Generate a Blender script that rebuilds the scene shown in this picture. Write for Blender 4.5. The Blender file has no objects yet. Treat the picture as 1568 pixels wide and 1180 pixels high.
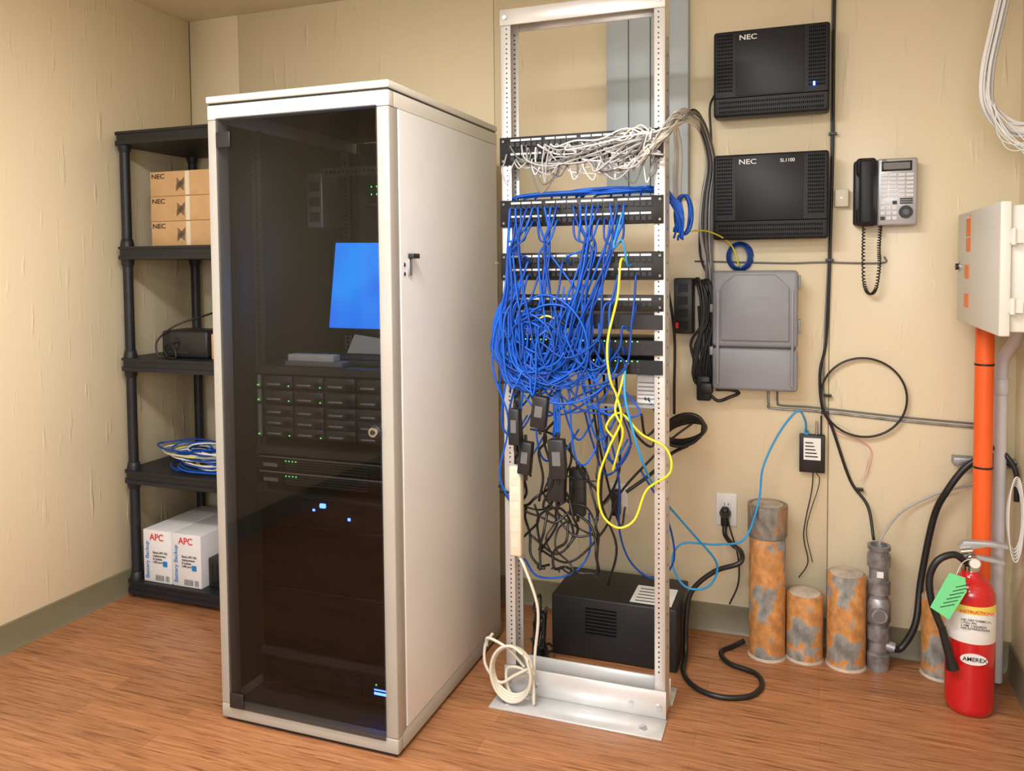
import bpy, bmesh, random
from math import *
from mathutils import Vector, Matrix, Euler

scene = bpy.context.scene
COL = scene.collection
scene.view_settings.view_transform = 'Standard'
scene.view_settings.look = 'None'
scene.view_settings.exposure = 0.0

# ------------------------------------------------------------------ materials
MATS = {}
def mat(name, col, rough=0.5, metal=0.0, var=0.0, vscale=8.0, bump=0.0, bscale=60.0,
        stretch=(1, 1, 1), emit=0.0, coat=0.0, spec=0.5, bdist=.004, bramp=None):
    if name in MATS: return MATS[name]
    m = bpy.data.materials.new(name); m.use_nodes = True
    nt = m.node_tree; N = nt.nodes; L = nt.links
    b = N['Principled BSDF']
    b.inputs['Base Color'].default_value = (*col, 1)
    b.inputs['Roughness'].default_value = rough
    b.inputs['Metallic'].default_value = metal
    b.inputs['Specular IOR Level'].default_value = spec
    b.inputs['Coat Weight'].default_value = coat
    if emit:
        b.inputs['Emission Color'].default_value = (*col, 1)
        b.inputs['Emission Strength'].default_value = emit
    tc = N.new('ShaderNodeTexCoord'); mp = N.new('ShaderNodeMapping')
    mp.inputs['Scale'].default_value = stretch
    L.new(tc.outputs['Object'], mp.inputs['Vector'])
    nz = N.new('ShaderNodeTexNoise'); nz.inputs['Scale'].default_value = vscale
    nz.inputs['Detail'].default_value = 5
    L.new(mp.outputs['Vector'], nz.inputs['Vector'])
    rp = N.new('ShaderNodeValToRGB')
    v = max(var, 0.02)
    rp.color_ramp.elements[0].position = 0.3; rp.color_ramp.elements[1].position = 0.7
    rp.color_ramp.elements[0].color = (*[c * (1 - v) for c in col], 1)
    rp.color_ramp.elements[1].color = (*[min(1, c * (1 + v)) for c in col], 1)
    L.new(nz.outputs['Fac'], rp.inputs['Fac'])
    L.new(rp.outputs['Color'], b.inputs['Base Color'])
    if bump:
        n2 = N.new('ShaderNodeTexNoise'); n2.inputs['Scale'].default_value = bscale
        n2.inputs['Detail'].default_value = 3
        L.new(mp.outputs['Vector'], n2.inputs['Vector'])
        bp = N.new('ShaderNodeBump'); bp.inputs['Strength'].default_value = bump
        bp.inputs['Distance'].default_value = bdist
        src = n2.outputs['Fac']
        if bramp:
            r2 = N.new('ShaderNodeMapRange'); r2.interpolation_type = 'SMOOTHSTEP'
            r2.inputs['From Min'].default_value = bramp[0]; r2.inputs['From Max'].default_value = bramp[1]
            L.new(src, r2.inputs['Value']); src = r2.outputs['Result']
        L.new(src, bp.inputs['Height']); L.new(bp.outputs['Normal'], b.inputs['Normal'])
    MATS[name] = m
    return m

M_wall = mat('painted_plywood_cream', (0.80, 0.70, 0.495), 0.36, var=0.025, vscale=2.5, bump=0.5, bscale=20, stretch=(1.7, 1.7, 0.24), bdist=.005, bramp=(.60, .78))
M_wallf = mat('dimmed_wall_grey', (0.26, 0.255, 0.25), 0.6, var=0.03)  # unseen front wall: dimness put into its colour, for neutral glass reflections and less fill
M_ceil = mat('ceiling_cream', (0.74, 0.64, 0.45), 0.6, var=0.03)
M_base = mat('baseboard_olive', (0.19, 0.165, 0.10), 0.45, var=0.05)
M_putty = mat('putty_paint', (0.40, 0.38, 0.345), 0.42, var=0.03)
M_panel = mat('cabinet_panel_paint', (0.69, 0.69, 0.70), 0.34, var=0.02, bump=0.05, bscale=250)
M_lid = mat('lid_paint', (0.68, 0.67, 0.62), 0.4, var=0.02)
M_alu = mat('brushed_aluminium', (0.72, 0.72, 0.72), 0.38, 0.45, var=0.05, vscale=12, stretch=(1, 1, .2))
M_alu2 = mat('base_aluminium', (0.72, 0.73, 0.74), 0.35, 0.45, var=0.06, vscale=9)
M_steel = mat('zinc_steel', (0.5, 0.5, 0.5), 0.35, 0.8, var=0.1)
M_black = mat('black_plastic', (0.016, 0.016, 0.018), 0.45, var=0.1)
M_blackm = mat('black_powdercoat', (0.012, 0.012, 0.014), 0.5, var=0.1)
M_nec = mat('charcoal_plastic', (0.013, 0.014, 0.018), 0.48, var=0.1, bump=.08, bscale=400, spec=.35)
M_necp = mat('charcoal_satin', (0.011, 0.012, 0.016), 0.44, var=0.05, spec=.35)
M_nec2 = mat('gloss_charcoal', (0.012, 0.013, 0.018), 0.25, var=0.05)
M_bay = mat('drive_bay_grey', (0.095, 0.098, 0.105), 0.35, 0.3, var=0.1)
M_shelf = mat('shelf_plastic', (0.012, 0.014, 0.019), 0.5, var=0.1, bump=.1, bscale=200)
M_dark = mat('dark_interior', (0.075, 0.077, 0.08), 0.5, var=0.1)
M_white = mat('white_plastic', (0.80, 0.79, 0.77), 0.4, var=0.02)
M_label = mat('white_label', (0.82, 0.82, 0.80), 0.6, var=0.02)
M_beige = mat('beige_plastic', (0.70, 0.64, 0.50), 0.45, var=0.03)
M_card = mat('cardboard', (0.55, 0.35, 0.17), 0.8, var=0.06, vscale=20)
M_cardw = mat('white_carton', (0.78, 0.78, 0.80), 0.55, var=0.02)
M_grey = mat('grey_enclosure_plastic', (0.26, 0.27, 0.30), 0.45, var=0.05, bump=.1, bscale=300)
M_duct = mat('grey_wireway_paint', (0.42, 0.49, 0.53), 0.45, var=0.03)
M_red = mat('red_enamel', (0.58, 0.012, 0.015), 0.18, var=0.03, coat=.4)
M_orange = mat('orange_innerduct', (0.90, 0.13, 0.02), 0.4, var=0.05)
M_green = mat('green_tag', (0.18, 0.75, 0.32), 0.6)
M_yellowl = mat('yellow_label', (0.85, 0.70, 0.12), 0.5)
M_blue = mat('blue_cable', (0.004, 0.10, 0.56), 0.42, spec=.4)
M_blue2 = mat('deep_blue_cable', (0.003, 0.055, 0.34), 0.42, spec=.4)
M_lblue = mat('sky_blue_cable', (0.02, 0.30, 0.68), 0.38)
M_yel = mat('yellow_cable', (0.80, 0.74, 0.04), 0.38)
M_gcab = mat('grey_cable', (0.42, 0.42, 0.42), 0.42)
M_dgcab = mat('dark_grey_cable', (0.15, 0.15, 0.15), 0.42)
M_wcab = mat('white_cable', (0.76, 0.76, 0.75), 0.4)
M_bcab = mat('cream_cable', (0.66, 0.62, 0.52), 0.4)
M_kcab = mat('black_cable', (0.012, 0.012, 0.013), 0.4)
M_chrome = mat('chrome', (0.6, 0.6, 0.6), 0.15, 1.0)
M_txtw = mat('white_print', (0.8, 0.8, 0.8), 0.5)
M_txtk = mat('black_print', (0.015, 0.015, 0.015), 0.5)
M_rib = mat('vent_slot_shadow', (0.004, 0.004, 0.005), 0.8, spec=.1)
M_txtr = mat('red_print', (0.7, 0.02, 0.03), 0.5)
M_txtb = mat('blue_print', (0.02, 0.22, 0.6), 0.5)
M_orl = mat('orange_sticker', (0.80, 0.22, 0.06), 0.5)
M_ledb = mat('blue_led', (0.04, 0.10, 1.0), 0.4, emit=26)
M_ledg = mat('green_led', (0.15, 1.0, 0.2), 0.4, emit=3)
M_ledw = mat('amber_led', (1.0, 0.6, 0.1), 0.4, emit=3)
M_lamp = mat('lamp_diffuser', (1.0, 0.98, 0.95), 0.5, emit=6)
M_silver = mat('silver_plastic', (0.45, 0.46, 0.48), 0.35, 0.3)
M_keys = mat('grey_keys', (0.72, 0.72, 0.74), 0.5)
M_galv = mat('galvanised_conduit', (0.30, 0.31, 0.33), 0.4, 0.6, var=0.45, vscale=25)
M_pvc = mat('pvc_grey_conduit', (0.62, 0.63, 0.66), 0.4)

m = bpy.data.materials.new('monitor_screen'); m.use_nodes = True
nt = m.node_tree; N = nt.nodes; L = nt.links; b = N['Principled BSDF']
tc = N.new('ShaderNodeTexCoord'); nz = N.new('ShaderNodeTexNoise'); nz.inputs['Scale'].default_value = 3
rp = N.new('ShaderNodeValToRGB')
rp.color_ramp.elements[0].position = .35; rp.color_ramp.elements[0].color = (0.0, 0.12, 0.80, 1)
rp.color_ramp.elements[1].position = .7; rp.color_ramp.elements[1].color = (0.01, 0.38, 1.0, 1)
L.new(tc.outputs['Object'], nz.inputs['Vector']); L.new(nz.outputs['Fac'], rp.inputs['Fac'])
L.new(rp.outputs['Color'], b.inputs['Emission Color']); b.inputs['Emission Strength'].default_value = 3.0
b.inputs['Base Color'].default_value = (0.01, 0.01, 0.02, 1)
M_screen = m

# smoked glass: fresnel reflection on the outer faces, tinted straight-through transmission
m = bpy.data.materials.new('smoked_glass'); m.use_nodes = True
nt = m.node_tree; N = nt.nodes; L = nt.links
for n in list(N): N.remove(n)
out = N.new('ShaderNodeOutputMaterial'); tr = N.new('ShaderNodeBsdfTransparent'); gl = N.new('ShaderNodeBsdfGlossy')
tr.inputs['Color'].default_value = (0.57, 0.575, 0.585, 1); gl.inputs['Roughness'].default_value = 0.02
fr = N.new('ShaderNodeFresnel'); fr.inputs['IOR'].default_value = 1.45
ge = N.new('ShaderNodeNewGeometry'); ma = N.new('ShaderNodeMath'); ma.operation = 'SUBTRACT'; ma.inputs[0].default_value = 1
mb = N.new('ShaderNodeMath'); mb.operation = 'MULTIPLY'
L.new(ge.outputs['Backfacing'], ma.inputs[1]); L.new(fr.outputs['Fac'], mb.inputs[0]); L.new(ma.outputs[0], mb.inputs[1])
mx = N.new('ShaderNodeMixShader')
L.new(mb.outputs[0], mx.inputs[0]); L.new(tr.outputs[0], mx.inputs[1]); L.new(gl.outputs[0], mx.inputs[2])
L.new(mx.outputs[0], out.inputs[0])
M_glass = m

def rust_mat(name, c1, c2, c3, sc=9):
    m = bpy.data.materials.new(name); m.use_nodes = True
    nt = m.node_tree; N = nt.nodes; L = nt.links; b = N['Principled BSDF']
    tc = N.new('ShaderNodeTexCoord'); nz = N.new('ShaderNodeTexNoise'); nz.inputs['Scale'].default_value = sc
    nz.inputs['Detail'].default_value = 7; nz.inputs['Roughness'].default_value = .6
    mp = N.new('ShaderNodeMapping'); mp.inputs['Scale'].default_value = (1, 1, .7)
    rp = N.new('ShaderNodeValToRGB'); e = rp.color_ramp.elements
    e[0].position = .34; e[0].color = (*[x*.6 for x in c2], 1); e[1].position = .475; e[1].color = (*c1, 1)
    e1 = rp.color_ramp.elements.new(.455); e1.color = (*c2, 1)
    e2 = rp.color_ramp.elements.new(.60); e2.color = (*[x * .8 for x in c1], 1)
    e3 = rp.color_ramp.elements.new(.66); e3.color = (*c3, 1)
    L.new(tc.outputs['Object'], mp.inputs['Vector']); L.new(mp.outputs['Vector'], nz.inputs['Vector'])
    L.new(nz.outputs['Fac'], rp.inputs['Fac'])
    n3 = N.new('ShaderNodeTexNoise'); n3.inputs['Scale'].default_value = 45; n3.inputs['Detail'].default_value = 6
    L.new(mp.outputs['Vector'], n3.inputs['Vector'])
    r3 = N.new('ShaderNodeMapRange'); r3.inputs['From Min'].default_value = .3; r3.inputs['From Max'].default_value = .7
    r3.inputs['To Min'].default_value = .7; r3.inputs['To Max'].default_value = 1.25
    L.new(n3.outputs['Fac'], r3.inputs['Value'])
    vm = N.new('ShaderNodeVectorMath'); vm.operation = 'SCALE'
    L.new(rp.outputs['Color'], vm.inputs[0]); L.new(r3.outputs['Result'], vm.inputs['Scale'])
    L.new(vm.outputs[0], b.inputs['Base Color'])
    bp = N.new('ShaderNodeBump'); bp.inputs['Strength'].default_value = .6; bp.inputs['Distance'].default_value = .004
    L.new(nz.outputs['Fac'], bp.inputs['Height']); L.new(bp.outputs['Normal'], b.inputs['Normal'])
    b.inputs['Roughness'].default_value = .7
    return m
M_rust = rust_mat('flaking_orange_paint', (0.56, 0.25, 0.075), (0.29, 0.28, 0.255), (0.26, 0.11, 0.05), 10)
M_rust2 = rust_mat('old_duct_tape', (0.27, 0.25, 0.22), (0.38, 0.23, 0.12), (0.14, 0.12, 0.10), 14)
M_conc = mat('pipe_cap_mortar', (0.48, 0.41, 0.33), 0.85, var=.3, vscale=18, bump=.6, bscale=40)

m = bpy.data.materials.new('wood_vinyl_floor'); m.use_nodes = True
nt = m.node_tree; N = nt.nodes; L = nt.links; b = N['Principled BSDF']
tc = N.new('ShaderNodeTexCoord')
mp = N.new('ShaderNodeMapping'); mp.inputs['Scale'].default_value = (1.7, 30, 1)
L.new(tc.outputs['Object'], mp.inputs['Vector'])
nz = N.new('ShaderNodeTexNoise'); nz.inputs['Scale'].default_value = 3.6; nz.inputs['Detail'].default_value = 8
nz.inputs['Roughness'].default_value = .66; nz.inputs['Distortion'].default_value = .4
L.new(mp.outputs['Vector'], nz.inputs['Vector'])
br = N.new('ShaderNodeTexBrick'); br.inputs['Scale'].default_value = 1.0
br.offset = .37; br.inputs['Mortar Size'].default_value = 0.0008
br.inputs['Brick Width'].default_value = .9; br.inputs['Row Height'].default_value = .076
br.inputs['Color1'].default_value = (0.84, 0.84, 0.84, 1); br.inputs['Color2'].default_value = (1.10, 1.10, 1.10, 1)
br.inputs['Mortar'].default_value = (.60, .60, .60, 1)
L.new(tc.outputs['Object'], br.inputs['Vector'])
rp = N.new('ShaderNodeValToRGB'); e = rp.color_ramp.elements
e[0].position = .34; e[0].color = (0.17, 0.066, 0.025, 1)
e[1].position = .62; e[1].color = (0.44, 0.205, 0.092, 1)
x = rp.color_ramp.elements.new(.45); x.color = (0.34, 0.145, 0.060, 1)
L.new(nz.outputs['Fac'], rp.inputs['Fac'])
mm = N.new('ShaderNodeMix'); mm.data_type = 'RGBA'; mm.blend_type = 'MULTIPLY'; mm.inputs[0].default_value = .85
L.new(rp.outputs['Color'], mm.inputs[6]); L.new(br.outputs['Color'], mm.inputs[7])
L.new(mm.outputs[2], b.inputs['Base Color'])
b.inputs['Roughness'].default_value = .36
bp = N.new('ShaderNodeBump'); bp.inputs['Strength'].default_value = .12; bp.inputs['Distance'].default_value = .002
L.new(nz.outputs['Fac'], bp.inputs['Height']); L.new(bp.outputs['Normal'], b.inputs['Normal'])
M_floor = m

# ------------------------------------------------------------------ builders
def set_parent(o, par):
    o.parent = par
    o.matrix_parent_inverse = Matrix.Translation(-Vector(par.location))

class B:
    def __init__(s, name): s.name = name; s.bm = bmesh.new(); s.mats = []
    def mi(s, m):
        if m not in s.mats: s.mats.append(m)
        return s.mats.index(m)
    def _merge(s, tb, m, smooth=False, X=None):
        i = s.mi(m)
        for f in tb.faces: f.material_index = i; f.smooth = smooth
        if X is not None: bmesh.ops.transform(tb, matrix=X, verts=tb.verts)
        me = bpy.data.meshes.new('t'); tb.to_mesh(me); tb.free(); s.bm.from_mesh(me); bpy.data.meshes.remove(me)
    def box(s, x0, x1, y0, y1, z0, z1, m, bev=0, rot=None, seg=2, X=None):
        if not bev and rot is None and X is None:
            i = s.mi(m)
            v = [s.bm.verts.new(p) for p in [(x0,y0,z0),(x1,y0,z0),(x1,y1,z0),(x0,y1,z0),(x0,y0,z1),(x1,y0,z1),(x1,y1,z1),(x0,y1,z1)]]
            for q in [(0,3,2,1),(4,5,6,7),(0,1,5,4),(1,2,6,5),(2,3,7,6),(3,0,4,7)]:
                f = s.bm.faces.new([v[k] for k in q]); f.material_index = i
            return s
        tb = bmesh.new(); bmesh.ops.create_cube(tb, size=1)
        bmesh.ops.scale(tb, vec=(x1-x0, y1-y0, z1-z0), verts=tb.verts)
        if bev: bmesh.ops.bevel(tb, geom=tb.edges[:], offset=bev, segments=seg, affect='EDGES', profile=.5)
        c = Vector(((x0+x1)/2, (y0+y1)/2, (z0+z1)/2))
        T = Matrix.Translation(c)
        if rot: T = T @ Euler(rot).to_matrix().to_4x4()
        if X is not None: T = X @ T
        s._merge(tb, m, False, T); return s
    def cyl(s, p0, p1, r, m, r1=None, seg=24, smooth=True):
        p0 = Vector(p0); p1 = Vector(p1); d = p1 - p0
        tb = bmesh.new()
        bmesh.ops.create_cone(tb, cap_ends=True, segments=seg, radius1=r, radius2=r if r1 is None else r1, depth=d.length)
        X = Matrix.Translation((p0+p1)/2) @ d.to_track_quat('Z', 'Y').to_matrix().to_4x4()
        s._merge(tb, m, smooth, X)
        return s
    def lathe(s, c, prof, m, seg=32, X=None):
        tb = bmesh.new(); rings = []
        for r, z in prof:
            rings.append([tb.verts.new((r*cos(2*pi*k/seg), r*sin(2*pi*k/seg), z)) for k in range(seg)])
        for a, bb in zip(rings, rings[1:]):
            for k in range(seg):
                tb.faces.new((a[k], a[(k+1) % seg], bb[(k+1) % seg], bb[k]))
        tb.faces.new(rings[0][::-1]); tb.faces.new(rings[-1])
        T = Matrix.Translation(c)
        if X is not None: T = T @ X
        s._merge(tb, m, True, T); return s
    def prism(s, poly, y0, y1, m, axis='y', bev=0):
        tb = bmesh.new()
        def P(p, t):
            return {'y': (p[0], t, p[1]), 'x': (t, p[0], p[1]), 'z': (p[0], p[1], t)}[axis]
        a = [tb.verts.new(P(p, y0)) for p in poly]; c = [tb.verts.new(P(p, y1)) for p in poly]
        n = len(poly); tb.faces.new(a); tb.faces.new(c[::-1])
        for k in range(n): tb.faces.new((a[k], c[k], c[(k+1) % n], a[(k+1) % n]))
        bmesh.ops.recalc_face_normals(tb, faces=tb.faces)
        if bev: bmesh.ops.bevel(tb, geom=tb.edges[:], offset=bev, segments=2, affect='EDGES', profile=.5)
        s._merge(tb, m); return s
    def tube(s, pts, r, m, n=6, seg=8, smooth_pts=True):
        P = cr(pts, n) if smooth_pts else [Vector(p) for p in pts]
        i = s.mi(m); rings = []
        up = None
        for k, p in enumerate(P):
            t = (P[min(k+1, len(P)-1)] - P[max(k-1, 0)])
            if t.length < 1e-9: t = Vector((0, 0, 1))
            t.normalize()
            if up is None:
                up = t.orthogonal().normalized()
            else:
                up = up - t * up.dot(t)
                up = t.orthogonal().normalized() if up.length < 1e-6 else up.normalized()
            w = t.cross(up)
            rings.append([s.bm.verts.new(p + up*(r*cos(2*pi*q/seg)) + w*(r*sin(2*pi*q/seg))) for q in range(seg)])
        for a, bb in zip(rings, rings[1:]):
            for q in range(seg):
                f = s.bm.faces.new((a[q], a[(q+1) % seg], bb[(q+1) % seg], bb[q])); f.material_index = i; f.smooth = True
        f = s.bm.faces.new(rings[0][::-1]); f.material_index = i
        f = s.bm.faces.new(rings[-1]); f.material_index = i
        return s
    def done(s, parent=None, origin=None, sharp=True):
        xs = [v.co for v in s.bm.verts]
        mn = Vector((min(v.x for v in xs), min(v.y for v in xs), min(v.z for v in xs)))
        mx = Vector((max(v.x for v in xs), max(v.y for v in xs), max(v.z for v in xs)))
        o = Vector(origin) if origin else Vector(((mn.x+mx.x)/2, (mn.y+mx.y)/2, mn.z))
        bmesh.ops.translate(s.bm, vec=-o, verts=s.bm.verts)
        me = bpy.data.meshes.new(s.name); s.bm.to_mesh(me); s.bm.free()
        for mm_ in s.mats: me.materials.append(mm_)
        if sharp: me.set_sharp_from_angle(angle=radians(50))
        ob = bpy.data.objects.new(s.name, me); ob.location = o; COL.objects.link(ob)
        if parent: set_parent(ob, parent)
        return ob

def cr(pts, n=6):
    P = [Vector(p) for p in pts]
    if len(P) < 3: return P
    out = []
    for i in range(len(P)-1):
        a = P[i-1] if i else P[0]*2-P[1]
        b_, c = P[i], P[i+1]; d = P[i+2] if i+2 < len(P) else P[-1]*2-P[-2]
        for k in range(n):
            t = k/n
            out.append(.5*((2*b_)+(-a+c)*t+(2*a-5*b_+4*c-d)*t*t+(-a+3*b_-3*c+d)*t**3))
    out.append(P[-1]); return out

def text(parent, body, loc, size, m, rot=(pi/2, 0, 0), name='printed_text', align='LEFT', sx=1.0):
    cu = bpy.data.curves.new(name, 'FONT'); cu.body = body; cu.size = size; cu.align_x = align
    cu.extrude = 0.0002; cu.offset = size*0.012
    t = bpy.data.objects.new(name+'_tmp', cu); COL.objects.link(t)
    bpy.context.view_layer.update()
    me = bpy.data.meshes.new_from_object(t.evaluated_get(bpy.context.evaluated_depsgraph_get()))
    bpy.data.objects.remove(t)
    me.materials.clear(); me.materials.append(m)
    o = bpy.data.objects.new(name, me); o.location = loc; o.rotation_euler = rot; o.scale = (sx, 1, 1)
    COL.objects.link(o); set_parent(o, parent); return o

# ------------------------------------------------------------------ room shell
XR = 3.292; YF = -4.6; HC = 2.4726
w = B('wall_back')
w.box(-.1, XR+.1, .02, .12, -.05, HC+.1, M_wall)
xs = [-.0, .27, 1.49, 2.7285, XR+.02]
for a, c in zip(xs, xs[1:]): w.box(a+.0012, c-.0012, 0, .0205, 0, HC, M_wall, bev=.0015, seg=1)
w.done()
w = B('wall_left'); w.box(-.12, -.02, YF, 0, -.05, HC+.1, M_wall)
ys = [0, -1.22, -2.44, -3.66, YF]
for a, c in zip(ys, ys[1:]): w.box(-.02, 0, c+.0012, a-.0012, 0, HC, M_wall, bev=.0015, seg=1)
w.done()
w = B('wall_right'); w.box(XR, XR+.1, YF, 0, -.05, HC+.1, M_wall); w.done()
w = B('wall_front'); w.box(-.1, XR+.1, YF-.1, YF, -.05, HC+.1, M_wallf); w.done()
w = B('floor'); w.box(-.1, XR+.1, YF-.1, .1, -.06, 0, M_floor); w.done(origin=(0, 0, 0))
w = B('ceiling'); w.box(-.1, XR+.1, YF-.1, .1, HC, HC+.08, M_ceil); w.done()
w = B('baseboard_back'); w.prism([(0, 0), (-.018, 0), (-.010, .012), (-.006, .096), (0, .10)], 0.0, XR, M_base, axis='x'); w.done()
w = B('baseboard_left'); w.prism([(0, 0), (.018, 0), (.010, .012), (.006, .096), (0, .10)], YF, 0, M_base, axis='y'); w.done()
w = B('baseboard_right'); w.prism([(XR, 0), (XR-.018, 0), (XR-.010, .012), (XR-.006, .096), (XR, .10)], YF, 0, M_base, axis='y'); w.done()

def fixture(x, y, lx, ly, e):
    f = B('ceiling_light')
    f.box(x-lx/2-.03, x+lx/2+.03, y-ly/2-.03, y+ly/2+.03, HC-.06, HC-.001, M_white, bev=.008)
    f.box(x-lx/2, x+lx/2, y-ly/2, y+ly/2, HC-.068, HC-.058, M_lamp)
    o = f.done()
    ld = bpy.data.lights.new('fixture_light', 'AREA'); ld.shape = 'RECTANGLE'; ld.size = lx; ld.size_y = ly
    ld.energy = e; ld.color = (1.0, 0.985, 0.96)
    lo = bpy.data.objects.new('fixture_light', ld); lo.location = (x, y, HC-.075); COL.objects.link(lo); set_parent(lo, o)
fixture(1.75, -2.05, 1.2, .3, 50)
fixture(1.75, -3.5, 1.2, .3, 46)
ld = bpy.data.lights.new('flash_lamp', 'AREA'); ld.shape = 'RECTANGLE'; ld.size = 1.2; ld.size_y = .8; ld.energy = 38; ld.color = (.96, .98, 1)
lo = bpy.data.objects.new('flash_lamp', ld); lo.location = (2.6, -4.3, 1.7); lo.rotation_euler = (radians(82), 0, radians(12)); COL.objects.link(lo)

wd = bpy.data.worlds.new('world'); scene.world = wd; wd.use_nodes = True
wd.node_tree.nodes['Background'].inputs[0].default_value = (.9, .88, .85, 1)
wd.node_tree.nodes['Background'].inputs[1].default_value = .1

# ------------------------------------------------------------------ server cabinet
X0, X1, Y0, Y1, H = 1.0235, 1.6156, -1.0912, -.2999, 1.8445
c = B('server_cabinet')
ZB, ZT = .054, H-.068
c.box(X0+.01, X1-.01, Y0+.01, Y1-.01, 0.0, .02, M_black)
c.box(X0+.013, X1-.013, Y0+.031, Y1-.013, .018, .032, M_dark)
c.box(X0, X1, Y0, Y0+.03, .012, ZB, M_putty, bev=.003)
c.box(X1-.012, X1, Y0+.031, Y1, .012, .062, M_putty, bev=.002)
c.box(X0, X0+.012, Y0+.031, Y1, .012, .062, M_putty, bev=.002)
c.box(X0-.002, X1+.002, Y0-.004, Y1, H-.020, H, M_lid, bev=.004)
c.box(X0+.004, X1-.004, Y0+.003, Y1-.006, H-.027, H-.019, M_black)
c.box(X0, X1, Y0, Y0+.03, H-.067, H-.026, M_lid, bev=.002)
c.box(X1-.02, X1, Y0+.031, Y1, H-.067, H-.026, M_lid, bev=.002)
c.box(X0, X0+.02, Y0+.031, Y1, H-.067, H-.026, M_lid, bev=.002)
c.box(X0, X0+.036, Y0, Y0+.045, ZB+.001, ZT, M_putty, bev=.003)
c.box(X1-.038, X1, Y0, Y0+.05, ZB+.001, ZT, M_putty, bev=.004)
c.box(X0+.001, X0+.04, Y1-.03, Y1-.001, .063, ZT, M_putty, bev=.003)
c.box(X1-.04, X1-.001, Y1-.03, Y1-.001, .063, ZT, M_putty, bev=.003)
c.box(X1-.010, X1+.002, Y0+.052, Y1-.012, .064, ZT, M_panel, bev=.003)
c.box(X0-.002, X0+.010, Y0+.052, Y1-.012, .064, ZT, M_panel, bev=.003)
c.box(X0+.041, X1-.041, Y1-.012, Y1-.004, .033, H-.03, M_dark)
c.box(X0+.011, X0+.014, Y0+.052, Y1-.031, .064, H-.07, M_dark)
c.box(X1-.014, X1-.011, Y0+.052, Y1-.031, .064, H-.07, M_dark)
c.box(X1+.002, X1+.008, -1.000, -.982, 1.325, 1.372, M_steel, bev=.001)
c.box(X1+.006, X1+.024, -1.004, -.966, 1.372, 1.386, M_black, bev=.002)
for yy, zz in [(-1.02, 1.355), (-.312, 1.36), (-1.02, 1.33)]:
    c.cyl((X1, yy, zz), (X1+.004, yy, zz), .006, M_chrome, seg=12)
for rx in (X0+.045, X1-.077):
    c.box(rx, rx+.032, -.955, -.950, .05, H-.08, M_dark)
    z = .08
    while z < H-.1:
        c.box(rx+.011, rx+.019, -.9562, -.955, z, z+.008, M_black); z += .0148
for rx in (X0+.045, X1-.077):
    c.box(rx, rx+.032, -.45, -.445, .05, H-.08, M_steel)
    z = .08
    while z < H-.1:
        c.box(rx+.011, rx+.019, -.4512, -.45, z, z+.008, M_black); z += .0148
c.box(X0+.05, X1-.02, -.60, -.597, 1.66, 1.69, M_steel)
for k in range(30): c.box(X0+.06+k*.0165, X0+.067+k*.0165, -.6015, -.60, 1.670, 1.680, M_black)
c.box(X0+.08, X0+.14, -.72, -.60, 1.48, 1.66, M_steel, bev=.004)
for q in range(3): c.box(X0+.09, X0+.13, -.722, -.72, 1.50+q*.05, 1.53+q*.05, M_black)
cab = c.done()
g = B('glass_door'); g.box(X0+.034, X1-.036, Y0-.006, Y0-.001, .048, H-.064, M_glass)
gd = g.done(parent=cab)
g = B('door_hardware')
for zz in (.07, 1.715):
    g.box(X0+.036, X0+.085, Y0-.010, Y0-.006, zz-.02, zz+.025, M_black, bev=.002)
g.cyl((1.564, Y0-.006, .905), (1.564, Y0-.022, .905), .013, M_chrome, seg=20)
g.cyl((1.564, Y0-.022, .905), (1.564, Y0-.024, .905), .007, M_black, seg=16)
g.cyl((1.564, Y0-.006, .905), (1.564, Y0-.009, .905), .018, M_black, seg=20)
g.done(parent=cab)

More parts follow.
